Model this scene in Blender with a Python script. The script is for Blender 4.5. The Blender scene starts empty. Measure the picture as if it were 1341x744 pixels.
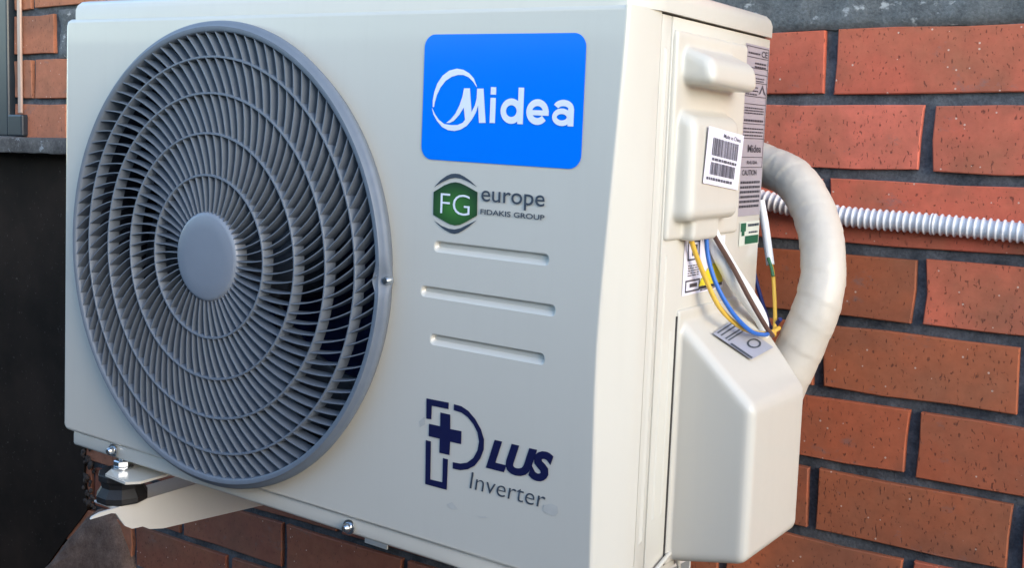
import bpy, bmesh, math, random
from mathutils import Vector, Matrix, noise
from mathutils.geometry import tessellate_polygon
random.seed(7)
sc = bpy.context.scene
COL = sc.collection
PI = math.pi

# ------------------------------------------------------------------ camera
# metres; x along the unit, y towards the wall, z up, z = 0 is the top edge of the unit's front panel
FPX, PCX, PCY = 1425.603, 756.734, 291.719          # focal length and principal point in photograph pixels
YAW, PITCH, ROLL = 0.564278, -0.0838382, -0.0460663
CAM = Vector((1.250911, -0.791456, -0.107483))
_X = Matrix.Rotation(PITCH, 3, 'X'); _Z = Matrix.Rotation(YAW, 3, 'Z'); _R = Matrix.Rotation(ROLL, 3, 'Z')
_S = Matrix(((1, 0, 0), (0, 0, -1), (0, 1, 0)))       # world -> (right, down, forward)
W2C = _R.transposed() @ _X.transposed() @ _S @ _Z.transposed()
C2W = W2C.transposed()
cd = bpy.data.cameras.new('camera'); cam = bpy.data.objects.new('camera', cd); COL.objects.link(cam)
rx, dn, fw = C2W.col[0], C2W.col[1], C2W.col[2]
M3 = Matrix((rx, -dn, -fw)).transposed()
cam.matrix_world = Matrix.Translation(CAM) @ M3.to_4x4()
cd.sensor_fit = 'HORIZONTAL'; cd.sensor_width = 36; cd.lens = FPX / 1341 * 36
cd.shift_x = (670.5 - PCX) / 1341; cd.shift_y = (PCY - 372) / 1341
cd.clip_start = 0.01; cd.clip_end = 2000
sc.camera = cam

# ------------------------------------------------------------------ sky, sun, exposure
SUN_AZ, SUN_EL = (0.935, -0.355), math.radians(19)      # horizontal direction towards the sun
wd = bpy.data.worlds.new('World'); sc.world = wd; wd.use_nodes = True
nt = wd.node_tree; bg = nt.nodes['Background']
sky = nt.nodes.new('ShaderNodeTexSky'); sky.sky_type = 'NISHITA'; sky.sun_disc = False
sky.sun_elevation = SUN_EL; sky.sun_rotation = math.atan2(SUN_AZ[0], SUN_AZ[1])
sky.air_density = 1.0; sky.dust_density = 0.3; sky.ozone_density = 1.6
nt.links.new(sky.outputs[0], bg.inputs[0]); bg.inputs[1].default_value = 0.15
sd = bpy.data.lights.new('sun', 'SUN'); sd.energy = 0.55; sd.angle = math.radians(30); sd.color = (1.0, 0.84, 0.66)
so = bpy.data.objects.new('sun', sd); COL.objects.link(so)
sdir = Vector((SUN_AZ[0] * math.cos(SUN_EL), SUN_AZ[1] * math.cos(SUN_EL), math.sin(SUN_EL)))
so.rotation_euler = sdir.to_track_quat('Z', 'Y').to_euler()
so.location = (4, -2, 3)
vs = sc.view_settings; vs.view_transform = 'Standard'; vs.look = 'None'; vs.exposure = 1.89; vs.gamma = 1.0
vs.use_curve_mapping = False
sc.render.engine = 'CYCLES'

# ------------------------------------------------------------------ helpers
def ray(u, v):
    return (C2W @ Vector(((u - PCX) / FPX, (v - PCY) / FPX, 1)))
def on(u, v, axis, val):
    d = ray(u, v); t = (val - CAM[axis]) / d[axis]; return CAM + d * t
def on_plane(u, v, p0, n):
    d = ray(u, v); t = (Vector(p0) - CAM).dot(n) / d.dot(n); return CAM + d * t
def mix(a, b, t): return a + (b - a) * t

def nodes(name):
    m = bpy.data.materials.new(name); m.use_nodes = True
    t = m.node_tree; return m, t, t.nodes['Principled BSDF']
def N(t, typ, **kw):
    n = t.nodes.new(typ)
    for k, v in kw.items():
        if k.startswith('i_'): n.inputs[k[2:].replace('_', ' ')].default_value = v
        else: setattr(n, k, v)
    return n
def ramp(t, fac, stops, interp='LINEAR'):
    r = t.nodes.new('ShaderNodeValToRGB'); r.color_ramp.interpolation = interp
    e = r.color_ramp.elements
    while len(e) < len(stops): e.new(0.5)
    for q, (p, c) in zip(e, stops):
        q.position = p; q.color = c if len(c) == 4 else (*c, 1)
    t.links.new(fac, r.inputs[0]); return r.outputs[0]
def mixc(t, fac, a, b, mode='MIX'):
    n = t.nodes.new('ShaderNodeMix'); n.data_type = 'RGBA'; n.blend_type = mode
    for s, v in ((0, fac), (6, a), (7, b)):
        if isinstance(v, bpy.types.NodeSocket): t.links.new(v, n.inputs[s])
        elif isinstance(v, (int, float)): n.inputs[s].default_value = v
        else: n.inputs[s].default_value = (*v, 1)
    return n.outputs[2]
def mapped(t, scale=(1, 1, 1), rnd=True):
    tc = t.nodes.new('ShaderNodeTexCoord'); mp = t.nodes.new('ShaderNodeMapping'); mp.inputs['Scale'].default_value = scale
    t.links.new(tc.outputs['Object'], mp.inputs[0])
    if rnd:
        oi = t.nodes.new('ShaderNodeObjectInfo'); mu = N(t, 'ShaderNodeMath', operation='MULTIPLY'); mu.inputs[1].default_value = 37.0
        t.links.new(oi.outputs['Random'], mu.inputs[0]); cx = t.nodes.new('ShaderNodeCombineXYZ')
        for k in range(3): t.links.new(mu.outputs[0], cx.inputs[k])
        t.links.new(cx.outputs[0], mp.inputs['Location'])
    return mp.outputs[0]
def tex(t, vec, scale, detail=4, rough=0.6):
    n = N(t, 'ShaderNodeTexNoise'); n.inputs['Scale'].default_value = scale; n.inputs['Detail'].default_value = detail
    n.inputs['Roughness'].default_value = rough; t.links.new(vec, n.inputs['Vector']); return n.outputs['Fac']
def bump(t, bsdf, h, strength, dist, prev=None):
    b = t.nodes.new('ShaderNodeBump'); b.inputs['Strength'].default_value = strength; b.inputs['Distance'].default_value = dist
    t.links.new(h, b.inputs['Height'])
    if prev: t.links.new(prev, b.inputs['Normal'])
    t.links.new(b.outputs[0], bsdf.inputs['Normal']); return b.outputs[0]

def plain(name, col, rough=0.5, metal=0, coat=0, var=0.06, bmp=0.0, scale=30, spec=0.5):
    m, t, b = nodes(name)
    v = mapped(t); f = tex(t, v, scale)
    lo = tuple(c * (1 - var) for c in col); hi = tuple(min(1, c * (1 + var)) for c in col)
    t.links.new(ramp(t, f, [(0.3, lo), (0.7, hi)]), b.inputs['Base Color'])
    b.inputs['Roughness'].default_value = rough; b.inputs['Metallic'].default_value = metal
    b.inputs['Coat Weight'].default_value = coat; b.inputs['Coat Roughness'].default_value = 0.08
    b.inputs['Specular IOR Level'].default_value = spec
    if bmp: bump(t, b, tex(t, v, scale * 4), bmp, 0.001)
    return m

MAT = {}
def paint_mat(name, col, rough):
    m, t, b = nodes(name)
    v = mapped(t, rnd=False)
    big = tex(t, v, 3.0, 3); fine = tex(t, v, 55, 5, 0.7)
    c = ramp(t, big, [(0.3, tuple(x * 0.965 for x in col)), (0.7, col)])
    dirt = ramp(t, fine, [(0.66, (0, 0, 0)), (0.78, (1, 1, 1))])
    dm = N(t, 'ShaderNodeMath', operation='MULTIPLY'); t.links.new(dirt, dm.inputs[0]); dm.inputs[1].default_value = 0.10
    c = mixc(t, dm.outputs[0], c, tuple(x * 0.6 for x in col))
    st_ = tex(t, mapped(t, (1, 1, 0.06), False), 70, 3, 0.6)
    sm_ = N(t, 'ShaderNodeMath', operation='MULTIPLY'); t.links.new(ramp(t, st_, [(0.52, (0, 0, 0)), (0.75, (1, 1, 1))]), sm_.inputs[0]); sm_.inputs[1].default_value = 0.05
    t.links.new(mixc(t, sm_.outputs[0], c, (0.42, 0.38, 0.31)), b.inputs['Base Color'])
    t.links.new(ramp(t, fine, [(0.3, (rough - 0.05,) * 3), (0.75, (rough + 0.1,) * 3)]), b.inputs['Roughness'])
    n1 = bump(t, b, tex(t, v, 7, 2), 0.10, 0.004); bump(t, b, tex(t, v, 420, 2), 0.05, 0.0004, n1)
    b.inputs['Coat Weight'].default_value = 0.35; b.inputs['Coat Roughness'].default_value = 0.06
    return m
MAT['paint'] = paint_mat('cream_paint', (0.64, 0.605, 0.522), 0.34)
MAT['plastic'] = paint_mat('cream_plastic', (0.62, 0.58, 0.495), 0.45)
MAT['bracket'] = paint_mat('bracket_paint', (0.66, 0.64, 0.59), 0.4)
MAT['grille'] = plain('grille_plastic', (0.152, 0.176, 0.208), 0.55, var=0.05, bmp=0.05, scale=60)
MAT['hub'] = plain('hub_plastic', (0.215, 0.24, 0.278), 0.38, var=0.03, scale=40)
MAT['dark'] = plain('dark_inside', (0.012, 0.014, 0.022), 0.6)
MAT['fan'] = plain('fan_plastic', (0.06, 0.065, 0.075), 0.45)
MAT['coil'] = plain('coil_fins', (0.015, 0.03, 0.12), 0.5)
MAT['gap'] = plain('seam_dark', (0.05, 0.045, 0.04), 0.8)
MAT['rubber'] = plain('black_rubber', (0.009, 0.009, 0.010), 0.55, var=0.3, bmp=0.3, scale=50)
MAT['zinc'] = plain('zinc_steel', (0.62, 0.64, 0.66), 0.22, metal=1, var=0.1, bmp=0.1)
MAT['white_print'] = plain('white_print', (0.82, 0.85, 0.88), 0.4, var=0.02)
MAT['navy'] = plain('navy_print', (0.006, 0.008, 0.055), 0.4)
MAT['ink'] = plain('grey_ink', (0.05, 0.065, 0.085), 0.45)
MAT['label_ink'] = plain('label_ink', (0.06, 0.055, 0.065), 0.5)
MAT['bar_ink'] = plain('barcode_ink', (0.10, 0.10, 0.12), 0.5)
MAT['blue'] = plain('blue_sticker', (0.0, 0.20, 0.90), 0.16, var=0.01, spec=0.22)
MAT['label_white'] = plain('white_label', (0.80, 0.77, 0.86), 0.4, var=0.02)
MAT['label_grey'] = plain('grey_label', (0.36, 0.32, 0.345), 0.45, var=0.04)
MAT['label_pale'] = plain('pale_blue_label', (0.36, 0.37, 0.43), 0.4, var=0.06)
MAT['label_cream'] = plain('pale_green_label', (0.62, 0.64, 0.55), 0.45, var=0.03)
MAT['green_ink'] = plain('green_ink', (0.012, 0.10, 0.05), 0.45)
MAT['yellow_ink'] = plain('yellow_ink', (0.72, 0.60, 0.02), 0.45)
MAT['smudge'] = plain('glue_smudge', (0.55, 0.53, 0.475), 0.6, var=0.1)
MAT['wire_yellow'] = plain('yellow_wire', (0.78, 0.47, 0.06), 0.4, var=0.05)
MAT['wire_green'] = plain('green_wire', (0.05, 0.16, 0.07), 0.4)
MAT['wire_blue'] = plain('blue_wire', (0.03, 0.15, 0.52), 0.4, var=0.05)
MAT['wire_navy'] = plain('navy_wire', (0.015, 0.025, 0.13), 0.4)
MAT['wire_brown'] = plain('brown_wire', (0.12, 0.065, 0.05), 0.4)
MAT['sheath'] = plain('white_sheath', (0.80, 0.81, 0.80), 0.35, var=0.03)
MAT['conduit'] = plain('white_conduit', (0.74, 0.72, 0.71), 0.3, var=0.04, scale=60)
MAT['frame'] = plain('anthracite_frame', (0.022, 0.030, 0.038), 0.35, var=0.1)
MAT['strip'] = plain('pale_sealant', (0.46, 0.32, 0.25), 0.35, var=0.1)
MAT['shade_wall'] = plain('shade_wall_render', (0.10, 0.10, 0.10), 0.9, var=0.1, scale=4)
MAT['ground'] = plain('paving', (0.10, 0.095, 0.09), 0.85, var=0.2, scale=4)

def green_mat():
    m, t, b = nodes('green_badge')
    tc = t.nodes.new('ShaderNodeTexCoord'); g = N(t, 'ShaderNodeTexGradient', gradient_type='SPHERICAL')
    mp = t.nodes.new('ShaderNodeMapping'); mp.inputs['Location'].default_value = (-0.5 * 1.6, -0.5 * 1.6, -0.42 * 1.6); mp.inputs['Scale'].default_value = (1.6,) * 3
    t.links.new(tc.outputs['Generated'], mp.inputs[0]); t.links.new(mp.outputs[0], g.inputs[0])
    t.links.new(ramp(t, g.outputs['Fac'], [(0.1, (0.010, 0.045, 0.016)), (0.9, (0.045, 0.20, 0.03))]), b.inputs['Base Color'])
    b.inputs['Roughness'].default_value = 0.4
    return m
MAT['green'] = green_mat()

def brick_mat():
    m, t, b = nodes('wirecut_brick')
    v = mapped(t); oi = t.nodes.new('ShaderNodeObjectInfo')
    big = tex(t, v, 9, 4); mid = tex(t, v, 60, 5, 0.7); 
    mp2 = mapped(t, (1, 1, 0.42)); pits = tex(t, mp2, 370, 2, 0.5)
    vo = N(t, 'ShaderNodeTexVoronoi'); vo.inputs['Scale'].default_value = 210; t.links.new(v, vo.inputs['Vector'])
    fac = N(t, 'ShaderNodeMath', operation='MULTIPLY'); fac.inputs[1].default_value = 0.75
    t.links.new(ramp(t, big, [(0.42, (0, 0, 0)), (0.75, (1, 1, 1))]), fac.inputs[0])
    c = mixc(t, fac.outputs[0], oi.outputs['Color'], (0.30, 0.122, 0.064))
    burnt = tex(t, mapped(t, (1, 1, 1.3)), 5.5, 3, 0.55)
    bf = N(t, 'ShaderNodeMath', operation='MULTIPLY'); bf.inputs[1].default_value = 0.6
    t.links.new(ramp(t, burnt, [(0.52, (0, 0, 0)), (0.68, (1, 1, 1))]), bf.inputs[0])
    c = mixc(t, bf.outputs[0], c, (0.20, 0.095, 0.060))
    c = mixc(t, 1.0, c, ramp(t, mid, [(0.3, (0.92, 0.9, 0.88)), (0.7, (1.16, 1.14, 1.12))]), 'MULTIPLY')
    pm = ramp(t, pits, [(0.645, (0, 0, 0)), (0.69, (1, 1, 1))])
    pf = N(t, 'ShaderNodeMath', operation='MULTIPLY'); t.links.new(pm, pf.inputs[0]); pf.inputs[1].default_value = 0.6
    c = mixc(t, pf.outputs[0], c, (0.075, 0.03, 0.022))
    # pale grit: a few of the voronoi cells
    sep = t.nodes.new('ShaderNodeSeparateColor'); t.links.new(vo.outputs['Color'], sep.inputs[0])
    g1 = N(t, 'ShaderNodeMath', operation='GREATER_THAN'); g1.inputs[1].default_value = 0.972; t.links.new(sep.outputs[0], g1.inputs[0])
    g2 = N(t, 'ShaderNodeMath', operation='LESS_THAN'); g2.inputs[1].default_value = 0.25; t.links.new(vo.outputs['Distance'], g2.inputs[0])
    g3 = N(t, 'ShaderNodeMath', operation='MULTIPLY'); t.links.new(g1.outputs[0], g3.inputs[0]); t.links.new(g2.outputs[0], g3.inputs[1])
    c = mixc(t, g3.outputs[0], c, (0.62, 0.42, 0.32))
    # cement smears
    sm = tex(t, mapped(t, (1, 1, 1.6)), 14, 6, 0.75)
    sf = N(t, 'ShaderNodeMath', operation='MULTIPLY'); sf.inputs[1].default_value = 0.55
    t.links.new(ramp(t, sm, [(0.60, (0, 0, 0)), (0.70, (1, 1, 1))]), sf.inputs[0])
    c = mixc(t, sf.outputs[0], c, (0.17, 0.155, 0.145))
    t.links.new(c, b.inputs['Base Color'])
    b.inputs['Roughness'].default_value = 0.78; b.inputs['Specular IOR Level'].default_value = 0.3
    n1 = bump(t, b, mid, 0.35, 0.0015)
    inv = N(t, 'ShaderNodeMath', operation='SUBTRACT'); inv.inputs[0].default_value = 1.0; t.links.new(pm, inv.inputs[1])
    bump(t, b, inv.outputs[0], 0.8, 0.0016, n1)
    return m
MAT['brick'] = brick_mat()
def mortar_mat(name, lo, hi, specks):
    m, t, b = nodes(name)
    v = mapped(t, rnd=False); f = tex(t, v, 26, 6, 0.7); g = tex(t, v, 260, 4, 0.7)
    c = ramp(t, f, [(0.32, lo), (0.68, hi)])
    c = mixc(t, 1.0, c, ramp(t, g, [(0.3, (0.7, 0.7, 0.7)), (0.7, (1.25, 1.25, 1.25))]), 'MULTIPLY')
    if specks:
        s = tex(t, mapped(t, (1, 1, 1.5), False), 34, 5, 0.6)
        c = mixc(t, ramp(t, s, [(0.60, (0, 0, 0)), (0.66, (1, 1, 1))]), c, (0.40, 0.40, 0.39))
    t.links.new(c, b.inputs['Base Color']); b.inputs['Roughness'].default_value = 0.92; b.inputs['Specular IOR Level'].default_value = 0.2
    n1 = bump(t, b, f, 0.6, 0.004); bump(t, b, g, 0.7, 0.0015, n1)
    return m
MAT['mortar'] = mortar_mat('dark_mortar', (0.040, 0.046, 0.055), (0.14, 0.148, 0.158), False)
MAT['cement'] = mortar_mat('grey_cement', (0.085, 0.09, 0.092), (0.18, 0.185, 0.185), True)
MAT['render'] = mortar_mat('brown_render', (0.12, 0.072, 0.052), (0.24, 0.155, 0.115), False)
MAT['crumb'] = mortar_mat('dark_crumbs', (0.03, 0.022, 0.018), (0.11, 0.08, 0.062), False)
MAT['sill'] = mortar_mat('sill_stone', (0.065, 0.058, 0.054), (0.17, 0.155, 0.14), True)
def panel_mat():
    m, t, b = nodes('dark_sheet')
    v = mapped(t, rnd=False); f = tex(t, v, 5, 5); d = tex(t, v, 120, 3)
    c = ramp(t, f, [(0.3, (0.011, 0.008, 0.006)), (0.75, (0.038, 0.025, 0.018))])
    c = mixc(t, ramp(t, d, [(0.66, (0, 0, 0)), (0.74, (1, 1, 1))]), c, (0.08, 0.066, 0.055))
    t.links.new(c, b.inputs['Base Color']); b.inputs['Roughness'].default_value = 0.75
    b.inputs['Specular IOR Level'].default_value = 0.08
    return m
MAT['panel'] = panel_mat()
def tape_mat():
    m, t, b = nodes('wrap_tape')
    v = mapped(t, rnd=False); f = tex(t, v, 20, 5, 0.65)
    t.links.new(ramp(t, f, [(0.3, (0.57, 0.51, 0.42)), (0.7, (0.65, 0.59, 0.495))]), b.inputs['Base Color'])
    b.inputs['Roughness'].default_value = 0.42
    n1 = bump(t, b, tex(t, v, 45, 4, 0.6), 0.25, 0.002)
    return m
MAT['tape'] = tape_mat()
def glass_mat():
    m, t, b = nodes('window_glass')
    b.inputs['Base Color'].default_value = (0.02, 0.03, 0.035, 1); b.inputs['Roughness'].default_value = 0.03
    b.inputs['Specular IOR Level'].default_value = 0.6
    return m
MAT['glass'] = glass_mat()

def mesh(name, verts, faces):
    me = bpy.data.meshes.new(name); me.from_pydata([tuple(v) for v in verts], [], faces); me.validate(); return me
def obj(name, me, mat, parent=None, loc=None, smooth=None):
    """me in world coordinates; parented without moving it"""
    if isinstance(me, bmesh.types.BMesh):
        bm = me; bmesh.ops.recalc_face_normals(bm, faces=bm.faces); me = bpy.data.meshes.new(name); bm.to_mesh(me); bm.free()
    me.name = name
    o = bpy.data.objects.new(name, me); COL.objects.link(o)
    if mat and not me.materials: me.materials.append(MAT[mat])
    if parent:
        o.parent = parent; o.matrix_parent_inverse = WM[parent].inverted()
    WM[o] = Matrix.Identity(4)
    if smooth is not None:
        me.polygons.foreach_set('use_smooth', [True] * len(me.polygons))
        try: me.set_sharp_from_angle(angle=math.radians(smooth))
        except Exception: pass
    return o
WM = {}
def thing(name, label, cat, loc, group=None, rot=(0, 0, 0)):
    o = bpy.data.objects.new(name, None); COL.objects.link(o); o.location = loc; o.rotation_euler = rot
    o.empty_display_size = 0.05
    from mathutils import Euler
    WM[o] = Matrix.Translation(loc) @ Euler(rot).to_matrix().to_4x4()
    tag(o, label, cat, group); return o
def tag(o, label, cat, group=None):
    o['label'] = label; o['category'] = cat
    if group: o['group'] = group
    return o

def add_box(bm, lo, hi, bev=0, seg=2):
    r = bmesh.ops.create_cube(bm, size=1)
    vs_ = r['verts']
    for v in vs_:
        v.co = Vector([mix(lo[k], hi[k], v.co[k] + 0.5) for k in range(3)])
    if bev:
        es = list({e for v in vs_ for e in v.link_edges})
        bmesh.ops.bevel(bm, geom=es, offset=bev, segments=seg, profile=0.5, affect='EDGES')
def box(lo, hi, bev=0, seg=2):
    bm = bmesh.new(); add_box(bm, lo, hi, bev, seg); return bm
def add_hex(bm, c8, bev=0, seg=3):
    """8 corners: bottom 4 then top 4, same order"""
    v = [bm.verts.new(c) for c in c8]
    fs = [bm.faces.new([v[i] for i in q]) for q in ((0, 1, 2, 3), (4, 5, 6, 7), (0, 1, 5, 4), (1, 2, 6, 5), (2, 3, 7, 6), (3, 0, 4, 7))]
    bmesh.ops.recalc_face_normals(bm, faces=fs)
    if bev:
        es = list({e for x in v for e in x.link_edges})
        bmesh.ops.bevel(bm, geom=es, offset=bev, segments=seg, profile=0.5, affect='EDGES')
def frames(pts):
    T = []
    for i in range(len(pts)):
        a = pts[max(i - 1, 0)]; b = pts[min(i + 1, len(pts) - 1)]; T.append((b - a).normalized())
    up = Vector((0, 0, 1)) if abs(T[0].z) < 0.9 else Vector((1, 0, 0))
    n = (up - T[0] * up.dot(T[0])).normalized(); out = []
    for t in T:
        n = (n - t * n.dot(t)).normalized(); out.append((t, n, t.cross(n)))
    return out
def spline(ctrl, n=8):
    P = [Vector(c) for c in ctrl]; P = [P[0] * 2 - P[1]] + P + [P[-1] * 2 - P[-2]]; out = []
    for i in range(1, len(P) - 2):
        for k in range(n):
            t = k / n; a, b, c, d = P[i - 1], P[i], P[i + 1], P[i + 2]
            out.append(0.5 * ((2 * b) + (c - a) * t + (2 * a - 5 * b + 4 * c - d) * t * t + (3 * b - a - 3 * c + d) * t ** 3))
    out.append(P[-2]); return out
def tube(pts, rad, seg=12, flat=1.0, cap=True):
    fr = frames(pts); V, F = [], []
    for i, (p, (t, n, b)) in enumerate(zip(pts, fr)):
        r = rad(i, i / (len(pts) - 1)) if callable(rad) else rad
        for k in range(seg):
            a = 2 * PI * k / seg
            rr = r[k] if isinstance(r, list) else r
            V.append(p + n * (math.cos(a) * rr) + b * (math.sin(a) * rr * flat))
    for i in range(len(pts) - 1):
        for k in range(seg):
            k2 = (k + 1) % seg; F.append((i * seg + k, i * seg + k2, (i + 1) * seg + k2, (i + 1) * seg + k))
    if cap: F.append(tuple(range(seg))[::-1]); F.append(tuple((len(pts) - 1) * seg + k for k in range(seg)))
    return mesh('tube', V, F)
def lathe(profile, centre, axis='Z', seg=32, dr=None):
    """profile: (r, h) list; axis Z (up) or Y (h towards +y)"""
    V, F = [], []; c = Vector(centre)
    for k in range(seg):
        a = 2 * PI * k / seg
        for j, (r, h) in enumerate(profile):
            if dr: r, h = dr(a, j, r, h)
            V.append(c + (Vector((math.cos(a) * r, math.sin(a) * r, h)) if axis == 'Z' else Vector((math.cos(a) * r, h, math.sin(a) * r))))
    n = len(profile)
    for k in range(seg):
        k2 = (k + 1) % seg
        for j in range(n - 1): F.append((k * n + j, k * n + j + 1, k2 * n + j + 1, k2 * n + j))
    me = mesh('lathe', V, F)
    bm = bmesh.new(); bm.from_mesh(me); bmesh.ops.remove_doubles(bm, verts=bm.verts, dist=1e-6); bm_ = bm
    bmesh.ops.dissolve_degenerate(bm, edges=bm.edges, dist=1e-7)
    return bm
def poly(pts3, thick=None):
    """flat filled polygon(s) from 3D outline; thick = extrude vector"""
    bm = bmesh.new(); outl = [pts3] if not isinstance(pts3[0], (list,)) else pts3
    for pl in outl:
        vs_ = [bm.verts.new(p) for p in pl]
        tris = tessellate_polygon([[Vector(p) for p in pl]])
        fs = []
        for a, b, c in tris:
            try: fs.append(bm.faces.new((vs_[a], vs_[b], vs_[c])))
            except ValueError: pass
        if thick is not None:
            bmesh.ops.recalc_face_normals(bm, faces=fs)
            g = bmesh.ops.extrude_face_region(bm, geom=fs)
            bmesh.ops.translate(bm, verts=[e for e in g['geom'] if isinstance(e, bmesh.types.BMVert)], vec=thick)
    return bm
def text_mesh(body, bold=0.0, shear=0.0):
    cu = bpy.data.curves.new('t', 'FONT'); cu.body = body; cu.offset = bold; cu.shear = shear; cu.size = 1; cu.resolution_u = 4
    o = bpy.data.objects.new('t', cu); COL.objects.link(o)
    dg = bpy.context.evaluated_depsgraph_get(); dg.update()
    me = bpy.data.meshes.new_from_object(o.evaluated_get(dg)); bpy.data.objects.remove(o); bpy.data.curves.remove(cu)
    me.materials.clear(); return me
def text_on(body, p00, ex, ez, bold=0.0, shear=0.0, ref=None):
    """lettering fitted to the box p00 + a*ex + b*ez, a, b in 0..1; ref = (ymin, ymax) of the font used instead of the bounds"""
    me = text_mesh(body, bold, shear)
    xs = [v.co.x for v in me.vertices]; ys = [v.co.y for v in me.vertices]
    x0, x1 = min(xs), max(xs); y0, y1 = ref or (min(ys), max(ys))
    for v in me.vertices:
        a = (v.co.x - x0) / (x1 - x0); b = (v.co.y - y0) / (y1 - y0)
        v.co = Vector(p00) + Vector(ex) * a + Vector(ez) * b
    return me
def join_bm(list_of_me):
    bm = bmesh.new()
    for me in list_of_me:
        if isinstance(me, bmesh.types.BMesh):
            t = bpy.data.meshes.new('t'); me.to_mesh(t); me.free(); bm.from_mesh(t); bpy.data.meshes.remove(t)
        else: bm.from_mesh(me); bpy.data.meshes.remove(me)
    return bm

# ------------------------------------------------------------------ dimensions
W, DEP, HP = 0.7955, 0.2902, 0.510         # unit width, depth, height of the front panel
WALL = 0.470; WROT = 0.0250              # wall plane; the unit hangs a little out of level with the courses
GX, GZ = 0.2951, -0.2602                   # fan centre
CY = 0.0885619; JT = 0.0135635; PITCHB = 0.2354712; Z0 = 0.0257167; X0 = 0.0079293
HWALL = Vector((W, WALL, 0)); RW = (0, -WROT, 0)
MW = Matrix.Translation(HWALL) @ Matrix.Rotation(-WROT, 4, 'Y')
def wl(u, v, off=0.0):
    """photo pixel on the wall (off metres in front of it) -> wall coordinates"""
    return MW.inverted() @ on(u, v, 1, WALL - off)

# ------------------------------------------------------------------ setting: ground
g = obj('ground', mesh('ground', [(-60, -60, -1.34), (60, -60, -1.34), (60, 60, -1.34), (-60, 60, -1.34)], [(0, 1, 2, 3)]), 'ground')
g['kind'] = 'structure'

pr = obj('shade_wall', box((-7, -1.65, -1.36), (7, -1.45, 0.12), 0.01), 'shade_wall'); pr['kind'] = 'structure'   # added unseen wall behind the camera, dims the light lower down

# ------------------------------------------------------------------ brick wall
wall = thing('brick_wall', 'red wire-cut brick wall with dark grey mortar behind the air conditioner', 'wall', HWALL, rot=RW)
def wobj(name, me, mat, parent=None, smooth=None):
    """geometry in wall coordinates (x along, y in, z up)"""
    o = obj(name, me, mat, None, smooth=smooth); o.parent = parent or wall
    return o
XL, XR = -1.712, 1.05                       # wall coordinates: window jamb on the left
bm = bmesh.new()
xs = [XL + (XR - XL) * i / 150 for i in range(151)]; zs = [-1.36 + 2.0 * i / 110 for i in range(111)]
grid = {}
for i, x in enumerate(xs):
    for j, z in enumerate(zs):
        y = 0.0075 + 0.0022 * noise.noise(Vector((x * 30, 1.3, z * 30))) + 0.001 * noise.noise(Vector((x * 110, 5, z * 110)))
        grid[i, j] = bm.verts.new((x, y, z))
for i in range(150):
    for j in range(110): bm.faces.new((grid[i, j], grid[i + 1, j], grid[i + 1, j + 1], grid[i, j + 1]))
wobj('mortar', bm, 'mortar', smooth=60)
wobj('wall_core', box((XL, 0.02, -1.36), (XR, 0.24, 0.64)), 'mortar')

def brick_mesh(seed, L, H=CY - JT):
    """origin at the middle of the face; slightly uneven arrises"""
    rnd = random.Random(seed); V = []; d = 0.05; n = 5
    j = lambda s: (rnd.random() - 0.5) * s
    xs_ = [-L / 2, -L / 6, L / 6, L / 2]
    out = [(x, -H / 2) for x in xs_] + [(L / 2, 0)] + [(x, H / 2) for x in xs_[::-1]] + [(-L / 2, 0)]
    out = [(x + j(0.0042), z + j(0.0028)) for x, z in out]
    m = len(out)
    bv = 0.0012
    inn = [(x * (1 - 2 * bv / L), z * (1 - 2 * bv / H)) for x, z in out]
    V += [(x, d, z) for x, z in out] + [(x, bv + j(0.0008), z) for x, z in out] + [(x, j(0.0006), z) for x, z in inn]
    F = []
    for r in range(2):
        for k in range(m):
            k2 = (k + 1) % m; F.append((r * m + k, r * m + k2, (r + 1) * m + k2, (r + 1) * m + k))
    F.append(tuple(2 * m + k for k in range(m)))
    me = mesh('brick', V, F)
    bm = bmesh.new(); bm.from_mesh(me); bmesh.ops.recalc_face_normals(bm, faces=bm.faces); bm.to_mesh(me); bm.free()
    me.materials.append(MAT['brick']); return me
FULL = [brick_mesh(s, PITCHB - JT) for s in range(7)]
LONG = [brick_mesh(s + 40, 0.268 - JT) for s in range(5)]
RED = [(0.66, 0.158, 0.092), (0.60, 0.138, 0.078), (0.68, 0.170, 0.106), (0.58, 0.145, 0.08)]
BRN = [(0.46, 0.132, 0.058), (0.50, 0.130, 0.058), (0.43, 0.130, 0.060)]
DRK = [(0.27, 0.085, 0.050), (0.31, 0.092, 0.050), (0.24, 0.085, 0.055)]  # dirty dark brown, with shade under the unit worked into the colour
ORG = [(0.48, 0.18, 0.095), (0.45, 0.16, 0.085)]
rb = random.Random(3)
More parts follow.
